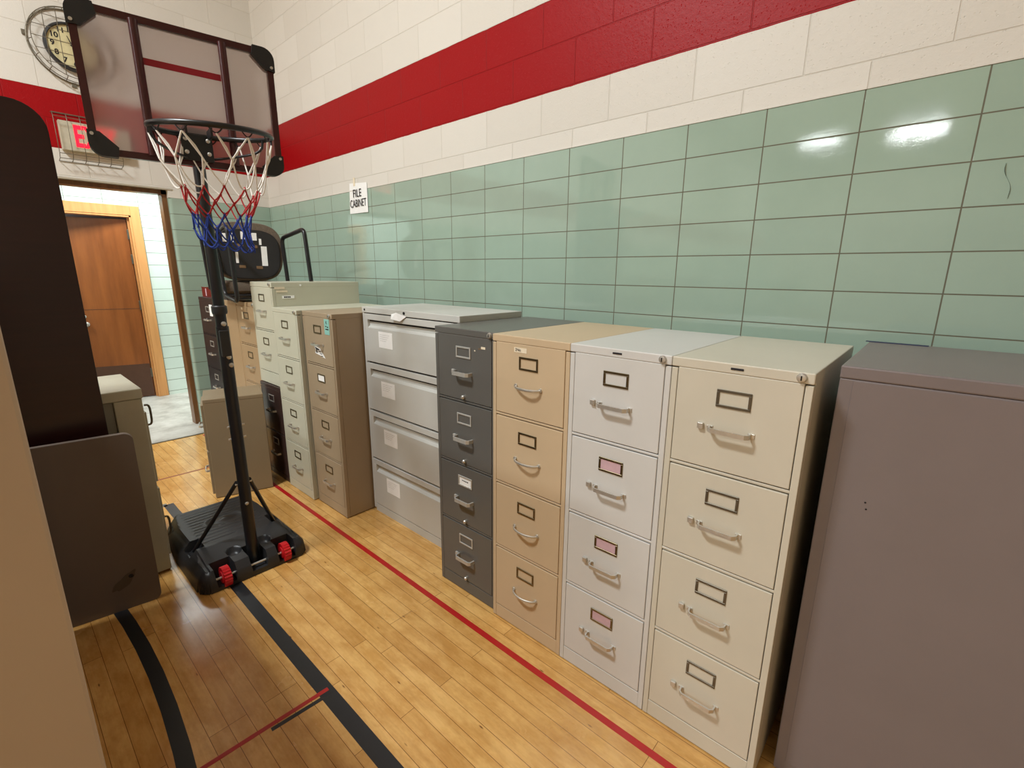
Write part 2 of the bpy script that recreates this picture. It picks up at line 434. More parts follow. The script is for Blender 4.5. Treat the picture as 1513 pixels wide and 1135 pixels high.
cf = MB().box(-6, 4, YE, 12, -.1, .0).build('floor_corridor', M['concrete']); tag(cf, kind='structure')
tag(MB().box(-2.0, -.905, YE-.012, YE+.012, .0, .004).build('trim_1', M['steel_dk']), kind='structure')

wr = MB().box(0, .2, YB, YF+.2, TZ, CEIL).build('wall_right', M['block_r']); tag(wr, kind='structure')
MB().box(0, .2, YB, YF+.2, 0, TZ).build('tile_wainscot', M['tile_r'], wr)
MB().box(-.003, .0, YB, YF, TZ-.002, TZ+.006, .001).build('paint_edge', M['block_r'], wr)
DX0, DX1, DZ = -2.0, -.905, 2.285         # doorway
wf = MB()
wf.box(DX1, 0, YF, YF+.2, TZ, CEIL); wf.box(XL, DX0, YF, YF+.2, TZ, CEIL); wf.box(DX0, DX1, YF, YF+.2, DZ, CEIL)
wf = wf.build('wall_far', M['block_f']); tag(wf, kind='structure')
def round_slab(x0, x1, y0, y1, z0, z1, r=.028, side=-1):
    "tiled pier whose doorway edge is bullnosed"
    if side < 0: pts = [(x1, y0), (x1, y1), (x0, y1)] + arc(x0+r, y0+r, r, PI, 1.5*PI, 8)
    else: pts = [(x0, y1), (x1, y1)] + arc(x1-r, y0+r, r, 0, -.5*PI, 8) + [(x0, y0)]
    return MB().prism(pts, 'z', z0, z1)
ws_ = round_slab(DX1, 0, YF, YF+.2, 0, TZ); ws_.build('tile_wainscot', M['tile_f'], wf)
round_slab(XL, DX0, YF, YF+.2, 0, TZ, side=1).build('tile_wainscot', M['tile_f'], wf)
ws2 = [c for c in wr.children if c.name.startswith('tile_wainscot')][0]
tag(MB().tube([(-.0004, .134+.005*math.sin(i*.8)-.0028*i, 1.915-.012*i) for i in range(10)], [.003, .006, .007, .004, .002, .002, .003, .004, .003, .002], 6, flat=.15).build('scuff_mark', M['scuff'], ws2), 'dark curved scuff mark')
# brown frame in the reveal, painted lintel edge
df = MB(); jy0, jy1 = YF+.055, YF+.17
df.box(DX1-.042, DX1, jy0, jy1, 0, DZ); df.box(DX0, DX0+.042, jy0, jy1, 0, DZ); df.box(DX0, DX1, jy0, jy1, DZ-.04, DZ)
df = df.build('door_1', M['dark_frame']); tag(df, kind='structure')
tag(MB().box(DX0-.05, DX1+.04, YF-.006, YF+.05, DZ-.004, DZ+.012, .002).build('trim_2', M['galv']), kind='structure')

# unseen side of the gym: closes the room so that the light is the room's own
tag(MB().box(XL-.2, XL, YB, YF+.2, 0, CEIL).build('wall_left', M['ceiling']), kind='structure')
tag(MB().box(XL-.2, .2, YB-.2, YB, 0, CEIL).build('wall_back', M['ceiling']), kind='structure')
tag(MB().box(XL-.2, .2, YB-.2, YF+.2, CEIL, CEIL+.2).build('ceiling', M['ceiling']), kind='structure')

# corridor
cw = MB(); cx0, cx1, cz = -2.05, -.905, 2.165
cw.box(-6, cx0, YC, YC+.14, 0, 2.9); cw.box(cx1, 4, YC, YC+.14, 0, 2.9); cw.box(cx0, cx1, YC, YC+.14, cz, 2.9)
cw = cw.build('wall_corridor', M['tile_c']); tag(cw, kind='structure')
tag(MB().box(-6, 4, YF+.2, YC, 2.9, 3.0).build('ceiling_corridor', M['ceiling']), kind='structure')
tag(MB().box(-6.2, -6, YF+.2, YC+.14, 0, 3.0).build('wall_corridor_left', M['ceiling']), kind='structure')
tag(MB().box(4, 4.2, YF+.2, YC+.14, 0, 3.0).build('wall_corridor_right', M['ceiling']), kind='structure')
tag(MB().box(.2, 4, YF+.0, YF+.2, 0, 3.0).build('wall_corridor_near', M['ceiling']), kind='structure')
d2 = MB()
fw_ = .088
d2.box(cx1, cx1+fw_, YC-.022, YC, 0, cz+fw_+.02, .004); d2.box(cx0-fw_, cx0, YC-.022, YC, 0, cz+fw_+.02, .004)
d2.box(cx0, cx1, YC-.022, YC, cz, cz+fw_+.02, .004)
d2.box(cx1-.018, cx1, YC-.016, YC+.14, 0, cz); d2.box(cx0, cx0+.018, YC-.016, YC+.14, 0, cz); d2.box(cx0, cx1, YC-.016, YC+.14, cz-.018, cz)
d2.box(cx1-.032, cx1-.018, YC+.03, YC+.07, 0, cz-.018)
d2 = d2.build('door_2', M['trim_wood']); tag(d2, kind='structure')
hinge = Vector((cx1-.034, YC+.075, 0)); ang = math.atan2(.15, -.49)
leaf = MB().box(0, 1.0, -.022, .022, .012, 2.125, .002).build('door_leaf', M['door_wood'], d2)
leaf.location = hinge; leaf.rotation_euler = (0, 0, ang)
# local frame: +x runs away from the hinge, the face towards the gym is +y
MB().box(.004, .996, .022, .025, .02, .42).build('kick_plate', M['kick'], leaf)
MB().box(.004, .996, .0215, .0235, 1.095, 1.101).build('seam', M['kick'], leaf)
MB().lathe([(.026, 0), (.027, .006), (.010, .012), (.011, .035), (.026, .042), (.030, .056), (.022, .070), (.004, .074)], (.52, .022, .93), 'y', 20).build('door_knob', M['chrome'], leaf)
MB().lathe([(.018, 0), (.018, .008), (.012, .012)], (.53, .022, 1.02), 'y', 16).build('deadbolt', M['chrome'], leaf)
for hz in (.25, 1.08, 1.62, 1.90):
    MB().box(-.03, .006, .018, .034, hz, hz+.11, .002).build('hinge', M['steel_dk'], leaf)
# room behind the open door
br = MB(); br.box(-3.4, .8, 10.2, 10.3, 0, 2.9); br = br.build('wall_back_room', M['taupe']); tag(br, kind='structure')
tag(MB().box(-3.6, -3.4, YC+.14, 10.3, 0, 2.9).build('wall_back_room_left', M['taupe']), kind='structure')
tag(MB().box(.8, 1.0, YC+.14, 10.3, 0, 2.9).build('wall_back_room_right', M['taupe']), kind='structure')
tag(MB().box(-3.6, 1.0, YC+.14, 10.3, 2.6, 2.7).build('ceiling_back_room', M['taupe']), kind='structure')
t = thing('ceiling_lamp', 'white strip lamp on the ceiling of the room behind the open brown door', 'lamp', (-1.4, 9.1, 2.6))
MB().box(-.42, .42, -.16, .16, -.04, 0, .005).build('housing', M['exit_box'], t); MB().box(-.40, .40, -.15, .15, -.055, -.04).build('diffuser', M['lamp'], t)
# gym and corridor lamps (all overhead, out of frame)
for lx, ly in LAMP_SPOTS:
    t = thing('gym_lamp', 'rectangular ceiling lamp high over the gym floor, out of the frame', 'lamp', (lx, ly, LAMP_Z), 0, 'gym ceiling lamps')
    MB().box(-.32, .32, -.55, .55, 0, .09, .01).build('housing', M['exit_box'], t)
for lx in (-2.6, -.9, .8):
    t = thing('corridor_lamp', 'ceiling lamp in the corridor above the doorway line, out of the frame', 'lamp', (lx, 6.65, 2.82), 0, 'corridor ceiling lamps')
    MB().box(-.56, .56, -.26, .26, 0, .08, .01).build('housing', M['exit_box'], t)

# ------------------------------------------------------------------ cabinets
def sweep_handle(style):
    mb = MB()
    if style == 'bar':       # flat strap bent outwards
        prof = [(-.056, .002), (-.054, -.020), (-.046, -.028), (.046, -.028), (.054, -.020), (.056, .002)]
        mb.tube([(x, y, 0) for x, y in prof], .0095, 4, square=True, flat=.38, up=(0, 0, 1))
        mb.box(-.066, -.048, -.003, .001, -.007, .007, .001); mb.box(.048, .066, -.003, .001, -.007, .007, .001)
    elif style == 'wire':    # thin bowed bar
        pts = [(-.062+.124*i/14, -.004-.026*math.sin(PI*i/14)**.6, -.002) for i in range(15)]
        mb.tube(pts, .0055, 8, flat=.8); mb.lathe([(.009, 0), (.008, -.005)], (-.062, 0, 0), 'y', 10); mb.lathe([(.009, 0), (.008, -.005)], (.062, 0, 0), 'y', 10)
    else:                    # chunky strap
        prof = [(-.052, .002), (-.050, -.022), (-.042, -.030), (.042, -.030), (.050, -.022), (.052, .002)]
        mb.tube([(x, y, 0) for x, y in prof], .012, 4, square=True, flat=.4, up=(0, 0, 1))
    return mb
def label_frame(w_=.094, h_=.052, t=.0075, d=.0035):
    mb = MB(); a, b = w_/2, h_/2
    mb.box(-a, a, -d, .0, b-t, b, .0008, 1); mb.box(-a, a, -d, .0, -b, -b+t, .0008, 1)
    mb.box(-a, -a+t, -d, .0, -b+t, b-t, .0008, 1); mb.box(a-t, a, -d, .0, -b+t, b-t, .0008, 1)
    return mb
def file_cabinet(label, y_left, xf, mat, W=.3755, H=1.321, D=.66, n=4, tops=None, base=.07, handle='bar', latch=True, hmat='chrome',
                 lmat='brass', cards=None, lock=True, plate=False, group='vertical file cabinets along the tiled wall', rz=-PI/2, x0=None, stile=.0185, thumb=False, top_in=.026, zb=0, name='file_cabinet'):
    root = thing(name, label, 'file cabinet', (xf, y_left, zb), rz, group)
    b = MB()
    b.box(0, W, .022, D, .004, H-.0, .003, 1)                 # carcass
    b.box(0, stile, 0, .022, .004, H-top_in-.006, .0012, 1); b.box(W-stile, W, 0, .022, .004, H-top_in-.006, .0012, 1)
    b.box(stile, W-stile, .001, .022, .004, base-.004, .0012, 1)   # plinth
    b.build('body', mat, root)
    c = MB().box(-.0004, W+.0004, -.0015, D+.001, H-top_in-.002, H+.0012, .003, 2)
    c.build('top_cap', mat, root)
    pitch = (H-top_in - base + .013)/n; hh = pitch - .013
    for i in range(1, n):
        z = H-top_in - i*pitch; MB().box(stile, W-stile, .0005, .02, z+.0025, z+.0105, .0008, 1).build('drawer_rail', mat, root)
    MB().box(.006, W-.006, .0195, .0225, base, H-top_in).build('recess', M['gap'], root)
    for i in range(n):
        z1 = H-top_in - i*pitch; z0 = z1 - hh
        dr = MB().box(stile+.0022, W-stile-.0022, -.001, .019, z0+.001, z1-.0022, .002, 2).build('drawer', mat, root)
        lz = z1 - .0765; hz = z1 - .170
        if hh < .26: lz = z1 - .07; hz = z1-.155
        lf = label_frame().build('label_holder', M[lmat], dr); lf.location = (W/2, -.001, lz)
        card = (cards or {}).get(i)
        if card:
            cc = MB().box(-.039, .039, -.0012, 0, -.019, .019).build('card', M[card], dr); cc.location = (W/2, -.001, lz); tag(cc, {'pink_card': 'pink card', 'paper': 'white card'}.get(card))
        h = sweep_handle(handle).build('handle', M[hmat], dr); h.location = (W/2, -.001, hz)
        if latch:
            l = MB().box(-.0085, .0085, -.010, 0, -.0095, .0095, .002).build('thumb_latch', M[hmat], dr); l.location = (W/2-.083 if handle == 'bar' else W/2-.064, -.001, hz+.002)
        if thumb:
            l = MB().lathe([(.008, 0), (.009, -.010), (.006, -.014), (.001, -.015)], (0, 0, 0), 'y', 14).build('knob', M['chrome'], dr); l.location = (W/2+.0, -.001, z0+.017)
    if lock:
        l = MB().lathe([(.0125, .001), (.0125, -.004), (.010, -.007), (.010, -.010), (.004, -.011)], (W-.029, 0, H-.013), 'y', 18).build('lock', M['chrome'], root)
        MB().box(W-.0305, W-.0275, -.0125, -.010, H-.019, H-.007).build('keyhole', M['gap'], l)
    if plate:
        MB().box(W/2-.017, W/2+.017, -.0035, 0, H-.0165, H-.0105, .001).build('maker_plate', M['ink'], root)
    return root
def paint_mark(root, name, mat, x0, x1, z0, z1, d=-.0022, label=None):
    o = MB().box(x0, x1, d, d+.0012, z0, z1).build(name, M[mat], root)
    if label: tag(o, label)
    return o
XF = -.8735
creamc = file_cabinet('cream four-drawer file cabinet with chrome lock, nearest of the row, left of the taupe cabinet', .7955, XF, M['cream'], W=.373, D=.665, plate=True, lmat='steel_dk')
whitec = file_cabinet('white four-drawer file cabinet with pink cards in three label holders', 1.1705, XF, M['white'], W=.373, D=.66, plate=True, cards={1: 'pink_card', 2: 'pink_card', 3: 'pink_card'})
beigec = file_cabinet('peachy beige four-drawer file cabinet with thin bowed handles, between the white and the charcoal one', 1.5555, XF, M['beige'], W=.3835, D=.66, handle='wire', latch=False, lock=False)
dr0 = [c for c in beigec.children if c.name.startswith('drawer') and 'rail' not in c.name][0]
st = paint_mark(dr0, 'tape_label', 'cream_tape', .118, .182, 1.260, 1.279, -.0020, 'torn cream tape label')
text_mesh('handwriting', '2No', .016, M['ink'], dr0, (.138, -.0024, 1.270), (PI/2, 0, 0), .0002, .0002)
greyc = file_cabinet('charcoal grey four-drawer file cabinet with chrome strap handles, left of the peachy beige one', 1.9445, -.858, M['grey'], W=.386, D=.66, handle='chunk', lmat='alum', hmat='alum', thumb=True, cards={2: 'paper'})
dr0 = [c for c in greyc.children if c.name.startswith('drawer') and 'rail' not in c.name][0]
paint_mark(dr0, 'torn_sticker', 'cream_tape', .305, .330, 1.246, 1.256, -.0018, 'torn remains of a pale sticker'); paint_mark(dr0, 'sticker_scrap', 'cream_tape', .262, .270, 1.232, 1.237, -.0018); paint_mark(dr0, 'sticker_scrap', 'cork', .288, .306, 1.243, 1.248, -.0018)
dr2 = [c for c in greyc.children if c.name.startswith('drawer') and 'rail' not in c.name][2]
for k in range(4): paint_mark(dr2, 'card_writing', 'ink', .172+k*.011, .180+k*.011, .602-k*.0005, .6055, -.0030)

# lateral cabinet
def lateral():
    W, H, D = .885, 1.352, .46
    root = thing('lateral_file_cabinet', 'wide light grey four-drawer lateral cabinet with paper labels, left of the charcoal one', 'file cabinet', (-.692, 2.842, 0), -PI/2)
    b = MB(); b.box(0, W, .02, D, .02, H, .003, 1); b.box(0, .018, 0, .02, .02, H-.03, .001, 1); b.box(W-.018, W, 0, .02, .02, H-.03, .001, 1)
    b.box(.018, W-.018, .002, .02, .0, .052, .001, 1); b.build('body', M['lateral'], root)
    MB().box(-.002, W+.002, -.003, D+.002, H-.032, H+.002, .003).build('top_cap', M['lateral'], root)
    MB().box(.01, W-.01, .0185, .0205, .052, H-.034).build('recess', M['gap'], root)
    tops = [1.316, 1.013, .704, .376]; bots = [1.020, .712, .384, .056]
    for i, (t_, bo) in enumerate(zip(tops, bots)):
        d = MB()
        d.box(.02, W-.02, -.001, .018, bo+.002, t_-.085, .002, 2)       # lower face
        d.box(.02, W-.02, -.001, .018, t_-.037, t_-.002, .002, 2)        # upper lip
        d.box(.02, .052, -.001, .018, t_-.0855, t_-.0365, .001, 1); d.box(W-.052, W-.02, -.001, .018, t_-.0855, t_-.0365, .001, 1)
        d.prism([(-.001, t_-.085), (.016, t_-.072), (.016, t_-.037), (.018, t_-.037), (.018, t_-.085)], 'x', .051, W-.051)
        dr = d.build('drawer', M['lateral'], root)
        MB().box(.052, W-.052, .0135, .0158, t_-.048, t_-.038).build('grip_shadow_slot', M['gap'], dr)
        pl = MB().box(.165, .305, -.0024, -.0012, t_-.195, t_-.100).m(1)
        for k in range(4): pl.box(.178, .178+.10-.012*k, -.0026, -.0024, t_-.118-.012*k, t_-.1168-.012*k)
        tag(pl.build('paper_label', [M['paper'], M['faint_ink']], dr), 'white paper label')
    mb = MB()
    mb.add([(.31, -.004, 1.327), (.36, -.006, 1.338), (.45, -.004, 1.322), (.40, -.012, 1.292), (.33, -.022, 1.302),
            (.31, -.003, 1.326), (.36, -.005, 1.337), (.45, -.003, 1.321), (.40, -.011, 1.291), (.33, -.021, 1.301)],
           [(0, 1, 4), (1, 2, 3), (1, 3, 4), (5, 9, 6), (6, 8, 7), (6, 9, 8), (0, 4, 9, 5), (4, 3, 8, 9), (3, 2, 7, 8), (2, 1, 6, 7), (1, 0, 5, 6)])
    tag(mb.build('paper_tag', M['paper'], root), 'crumpled white paper tag hanging over the top drawer')
    MB().lathe([(.006, 0), (.006, -.003)], (.03, -.003, H-.014), 'y', 12).build('screw', M['gap'], root)
    MB().lathe([(.008, 0), (.008, -.003)], (.43, -.003, H-.013), 'y', 12).build('lock', M['gap'], root)
    return root
lateral()

tanc = file_cabinet('tan four-drawer file cabinet with a teal tag and a torn sticker', 3.236, -.885, M['tan'], W=.378, D=.655, H=1.315, cards={1: 'paper'}, lmat='brass', latch=False)
dr0 = [c for c in tanc.children if c.name.startswith('drawer') and 'rail' not in c.name][0]
tg = paint_mark(dr0, 'tag', 'teal_card', .283, .343, 1.190, 1.283, -.0026, 'teal paper tag')
text_mesh('tag_writing', 'K', .026, M['ink'], dr0, (.311, -.0031, 1.262), (PI/2, 0, 0), .0002, .0002)
for x_, z_, w2 in ((.297, 1.243, .012), (.316, 1.240, .014), (.296, 1.226, .036)): paint_mark(dr0, 'tag_writing', 'ink', x_, x_+w2, z_-.007, z_, -.0031)
sk = MB().prism([(.135, 1.105), (.205, 1.094), (.262, 1.040), (.225, 1.046), (.200, 1.052), (.140, 1.060)], 'y', -.0026, -.0012).build('sticker', M['paper'], dr0); tag(sk, 'white irregular sticker with dark print')
MB().prism([(.141, 1.101), (.198, 1.090), (.185, 1.082), (.143, 1.092)], 'y', -.0032, -.0026).build('sticker_print', M['ink'], dr0)
text_mesh('sticker_letter', 'B', .034, M['ink'], dr0, (.161, -.0031, 1.076), (PI/2, 0, 0), .001, .0002)
for k in range(3): paint_mark(dr0, 'sticker_print', 'ink', .186+.013*k, .216+.012*k, 1.074-.013*k, 1.078-.013*k, -.0031)

cr2 = file_cabinet('pale putty four-drawer file cabinet standing between the tan cabinet and the stacked pair', 3.636, -.912, M['putty'], W=.378, D=.68, H=1.316, latch=False)
# plain column strip seen between it and the tan one
tall = file_cabinet('pale putty two-drawer file cabinet with peeling tape on its side, stacked on a brown one', 4.012, -.897, M['putty'], W=.372, D=.66, H=.742, n=2, latch=False, base=.098, zb=.740, top_in=.032)
for (y_, z0_, z1_, w_) in ((.018, .697, .712, .07), (.03, .675, .688, .075)):
    o = MB().box(.3725, .3738, y_, y_+w_, z0_, z1_).build('tape_mark', M['cream_tape'], tall)
o = MB().box(.3725, .3738, .065, .15, .632, .652).build('tape_label', M['paper'], tall); tag(o, 'white tape label')
for k in range(4): MB().box(.3738, .3742, .078+k*.012, .087+k*.012, .637, .647).build('label_writing', M['ink'], o)
MB().lathe([(.007, 0), (.007, .002)], (.3725, .20, .722), 'x', 12).build('rivet', M['paper'], tall)

tanb = file_cabinet('warm tan file cabinet under the upended chair, left of the stacked pair', 4.408, -.878, M['tan_b'], W=.378, D=.64, H=1.322, latch=False)
dr0 = [c for c in tanb.children if c.name.startswith('drawer') and 'rail' not in c.name][0]
paint_mark(dr0, 'tape_label', 'cream_tape', .10, .135, 1.19, 1.245, -.0022, 'cream tape label'); paint_mark(dr0, 'tape_label', 'cream_tape', .10, .135, 1.262, 1.280, -.0022)
# plain sided cabinet turned away
pr = thing('file_cabinet', 'tan cabinet turned with its plain side out, behind the hoop pole beside the black cabinet', 'file cabinet', (-.880, 4.795, 0), -PI/2)
MB().box(0, .385, .0, .66, .004, 1.300, .003).build('body', M['tan_b'], pr); MB().box(-.001, .386, -.0012, .661, 1.296, 1.322, .003).build('top_cap', M['tan_b'], pr)
for z_ in (.3, .62, .95): MB().box(.02, .365, .66, .675, z_-.28, z_, .003).build('drawer', M['tan_b'], pr)
bk = file_cabinet('black file cabinet with bright label holders, farthest from the camera near the doorway', 5.305, -.893, M['black_cab'], W=.45, D=.64, H=1.322, latch=False, lmat='chrome')
dr0 = [c for c in bk.children if c.name.startswith('drawer') and 'rail' not in c.name][0]
paint_mark(dr0, 'card', 'paper', .285, .36, 1.165, 1.265, -.0045, 'white card')
# red tray on the black cabinet
t = thing('plastic_tray', 'dark red plastic tray on top of the black file cabinet', 'tray', (-.86, 5.29, 1.3235), -PI/2)
tb = MB(); tb.box(0, .38, 0, .25, 0, .006); tb.box(0, .38, 0, .005, .006, .085); tb.box(0, .38, .245, .25, .006, .085); tb.box(0, .005, .005, .245, .006, .085); tb.box(.375, .38, .005, .245, .006, .085)
tb.build('tray_body', M['red_tray'], t); MB().box(.0, .385, -.004, .002, .082, .088, .001).build('rim', M['red_tray'], t)
tag(MB().box(.10, .125, -.0015, 0, .01, .075).build('label_strip', M['pink_card'], t), 'pale label strip')

# two-drawer cabinets on the floor
db = file_cabinet('dark brown two-drawer file cabinet under the pale putty one, behind the low tan cabinet', 4.014, -.905, M['brown'], W=.372, D=.66, H=.738, n=2, base=.05, latch=False, lmat='chrome', lock=False, group=None)
# low tan cabinet seen from its plain side, drawers facing the doorway side
q0 = Vector((-1.363, 3.783, 0)); q1 = Vector((-1.018, 3.680, 0)); ra = math.atan2(q1.y-q0.y, q1.x-q0.x)
lt = thing('file_cabinet', 'low tan two-drawer file cabinet showing its plain side, behind the hoop pole', 'file cabinet', q0, ra)
MB().box(0, .36, 0, .315, .004, .690, .003).build('body', M['tan_lo'], lt); MB().box(-.001, .361, -.001, .316, .688, .716, .004).build('top_cap', M['tan_lo'], lt)
for k, z1 in enumerate((.675, .345)):
    d = MB().box(-.016, 0, .02, .298, z1-.315, z1, .003).build('drawer', M['tan_lo'], lt)
    lf = label_frame().build('label_holder', M['chrome'], d); lf.location = (-.016, .158, z1-.07); lf.rotation_euler = (0, 0, -PI/2)
    h = sweep_handle('bar').build('handle', M['chrome'], d); h.location = (-.016, .158, z1-.17); h.rotation_euler = (0, 0, -PI/2)

# taupe cabinet on the right
tp = thing('storage_cabinet', 'large plain taupe grey metal cabinet filling the right edge, right of the cream file cabinet', 'cabinet', (-.772, .384, 0), -PI/2)
MB().box(0, .92, .0, .62, .004, 1.302, .003).build('body', M['taupe'], tp)
MB().box(-.001, .921, -.002, .622, 1.3025, 1.336, .004).build('top_cap', M['taupe'], tp)
MB().box(.030, .89, -.0022, 0, .05, 1.2985, .001).build('front_panel', M['taupe'], tp)
MB().box(-.01, .16, .598, .616, 1.3362, 1.3385).build('tape_strip', M['blue_tape'], tp)
for x_, z_ in ((.042, .98), (.046, .962)): MB().lathe([(.0025, 0), (.0025, -.0006)], (x_+.06, -.0022, z_), 'y', 8).build('screw_hole', M['gap'], tp)

# ------------------------------------------------------------------ left side
# sage pedestal cabinet
lc = thing('pedestal_cabinet', 'worn sage grey metal pedestal cabinet with wire handles, behind the dark upright table top', 'cabinet', (-1.795, 3.055, 0), 0)
mb = MB(); Wl, Dl, Hl = .62, .47, 1.0
mb.box(-Wl, -.11, .018, Dl, .01, Hl-.05, .002, 1); mb.box(-.11, 0, 0, Dl, .01, Hl-.05, .003, 1)
mb.box(-Wl, -.11, 0, .03, .01, .12, .002, 1); mb.build('body', M['sage'], lc)
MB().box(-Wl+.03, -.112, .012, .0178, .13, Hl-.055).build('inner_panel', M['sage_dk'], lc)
MB().box(-Wl-.004, .004, -.006, Dl+.004, Hl-.05, Hl, .004).build('top', M['sage'], lc)
for z_, h_ in ((.50, .37), (.08, .38)):
    d = MB().box(.0, .012, .025, Dl-.02, z_, z_+h_, .002).build('drawer', M['sage'], lc)
    hz = .85 if z_ > .3 else .235
    MB().tube(smooth_pts([(.012, .05, hz-.052), (.032, .05, hz-.05), (.034, .05, hz), (.032, .05, hz+.05), (.012, .05, hz+.052)], 2), .005, 8).build('handle', M['steel_dk'], d)
# mahogany table top on end
def slab(x0, x1, y0, y1, z0, z1, r, corners=(0, 1, 1, 0)):
    pts = []
    for (cx_, cz_, a), on_ in zip(((x0, z0, PI), (x1, z0, 1.5*PI), (x1, z1, 0), (x0, z1, .5*PI)), (1, 1, 1, 1)):
        sx = 1 if cx_ == x0 else -1; sz = 1 if cz_ == z0 else -1
        pts += arc(cx_+sx*r, cz_+sz*r, r, a, a+PI/2, 8)
    return MB().prism(pts, 'y', y0, y1)
mt_ = thing('table_top', 'dark mahogany rounded table top standing on end at the left edge', 'table top', (-2.33, 3.005, 0), 0)
slab(-.38, .38, 0, .03, .0, 2.20, .10).build('panel', M['mahogany'], mt_)
slab(-.383, .383, .006, .024, -.0+.001, 2.203, .103).build('edge_band', M['black_plastic'], mt_)
gp = thing('laminate_panel', 'grey brown laminate panel with a dark stain, standing in front of the dark table top', 'panel', (-1.888, 2.828, 0), math.atan2(.045, -.31)+PI)
slab(-.70, .0, 0, .028, .001, .850, .035).build('panel', M['taupe2'], gp)
mb = MB()
sp = []
for k in range(28):
    a = 2*PI*k/28; rr = 1 + .12*math.sin(3*a+.6) + .07*math.sin(7*a); u_, v_ = .058*rr*math.cos(a), .022*rr*math.sin(a)
    sp.append((-.125 + u_*math.cos(.72) - v_*math.sin(.72), .145 + u_*math.sin(.72) + v_*math.cos(.72)))
mb.prism(sp, 'y', -.0008, .0004)
tag(mb.build('stain', M['stain'], gp), 'dark smudged stain')
MB().lathe([(.010, -.001), (.008, -.0018)], (-.098, 0, .164), 'y', 16).build('hole', M['gap'], gp)
# near beige cabinet, unseen depth lengthened to block light from the floor
nb = thing('tall_cabinet', 'tall plain beige metal cabinet close to the camera at the left edge', 'cabinet', (-2.236, 1.25, 0), 0)
MB().box(-.92, 0, 0, 1.60, .0, 1.50, .006).build('body', M['nearbeige'], nb)
MB().box(-.922, .002, -.002, 1.602, 1.502, 1.535, .004).build('top_cap', M['nearbeige'], nb)

# ------------------------------------------------------------------ basketball hoop
hoop = thing('basketball_hoop', 'portable basketball hoop with tricolour net, clear backboard and black wheeled base', 'basketball hoop', (-1.487, 2.765, 0))
HX, HY = -1.487, 2.765
def hl(x, y, z): return (x-HX, y-HY, z)
# moulded base as a height field
def base_mesh():
    x0, x1, y0, y1 = -1.765, -1.225, 2.665, 3.47
    nx, ny = 96, 132; mb = MB(); vs = []; H = .135
    def hgt(x, y):
        u = (x-(x0+x1)/2)/((x1-x0)/2); v = (y-y0)/(y1-y0)
        half = (x1-x0)/2*(1-.14*max(0, (v-.55)/.45)**1.5)        # narrower at the back
        du = half - abs(x-(x0+x1)/2); dv = min(y-y0, y1-y)
        cr = .07; 
        if du < cr and dv < cr: dd = cr - math.hypot(cr-du, cr-dv)
        else: dd = min(du, dv)
        if dd <= 0: return None
        sidew = .055
        h = H*min(1, .42+.58*min(1, dd/sidew)) if dd > .006 else H*.42*max(.0, dd/.006)
        h = min(h, H*(.80+.20*min(1, max(0, (y-y0-.10))/.14)))   # lower shelf at the front
        # wheel notches, pole well, strut sockets
        for wx in (-1.642, -1.348):
            if abs(x-wx) < .045 and y < y0+.105: h = min(h, .02)
        for wx in (-1.565, -1.415):
            r_ = math.hypot(x-wx, (y-2.80)); 
            if r_ < .035: h -= .03*(1-(r_/.035)**4)
        if abs(x-HX) < .04 and y < 2.80: h = min(h, .03)
        for wx in (-1.70, -1.285):
            r_ = max(abs(x-wx)/.035, abs(y-2.975)/.05)
            if r_ < 1: h = min(h, .085)
        # ribs
        if .34 < v < .93 and abs(u) < .62:
            rr = math.hypot((x-HX)/.10, (y-3.17)/.065)
            if rr < 1.0: h += .005*math.cos(rr*PI*1.5)
            elif rr > 1.12:
                ph = y / .036
                if u < -.02 or v > .4: h -= .0024*(1 if (ph % 1) < .24 else 0)
        for gx in (-1.715, -1.275):
            if abs(x-gx) < .008 and dd > .03: h -= .006
        return max(h, .004)
    for j in range(ny+1):
        for i in range(nx+1):
            x = x0+(x1-x0)*i/nx; y = y0+(y1-y0)*j/ny; h = hgt(x, y)
            vs.append((x, y, h))
    idx = {}; out = []; fs = []
    for k, v in enumerate(vs):
        if v[2] is not None: idx[k] = len(out); out.append(hl(*v))
    def q(i, j): return j*(nx+1)+i
    cells = []
    for j in range(ny):
        for i in range(nx):
            c = [q(i, j), q(i+1, j), q(i+1, j+1), q(i, j+1)]
            if all(k in idx for k in c): cells.append(c); fs.append([idx[k] for k in c])
    # skirt to the floor and closed underside
    from collections import Counter
    ec = Counter()
    for c in cells:
        for a, b in zip(c, c[1:]+c[:1]): ec[(a, b)] += 1
    low = {}
    for c in cells:
        for k in c:
            if k not in low: p = out[idx[k]]; low[k] = len(out); out.append((p[0], p[1], .002))
    for c in cells: fs.append([low[k] for k in c][::-1])
    for (a, b) in list(ec):
        if (b, a) not in ec: fs.append([idx[b], idx[a], low[a], low[b]])
    mb.add(out, fs, True); return mb
base_mesh().build('base', M['black_plastic'], hoop)
mb = MB().tube([hl(-1.69, 2.70, .052), hl(-1.30, 2.70, .052)], .006, 10); ax = mb.build('axle', M['chrome'], hoop)
for wx in (-1.642, -1.348):
    mb = MB(); n = 20
    prof = []
    for k in range(n*2):
        a = 2*PI*k/(n*2); r_ = .052 if k % 2 == 0 else .047; prof.append((2.70-HY + r_*math.cos(a), .0525+r_*math.sin(a)))
    mb.prism(prof, 'x', wx-HX-.017, wx-HX+.017); mb.lathe([(.03, -.021), (.03, .021)], (wx-HX, 2.70-HY, .0525), 'x', 20)
    mb.build('wheel', M['red_plastic'], hoop)
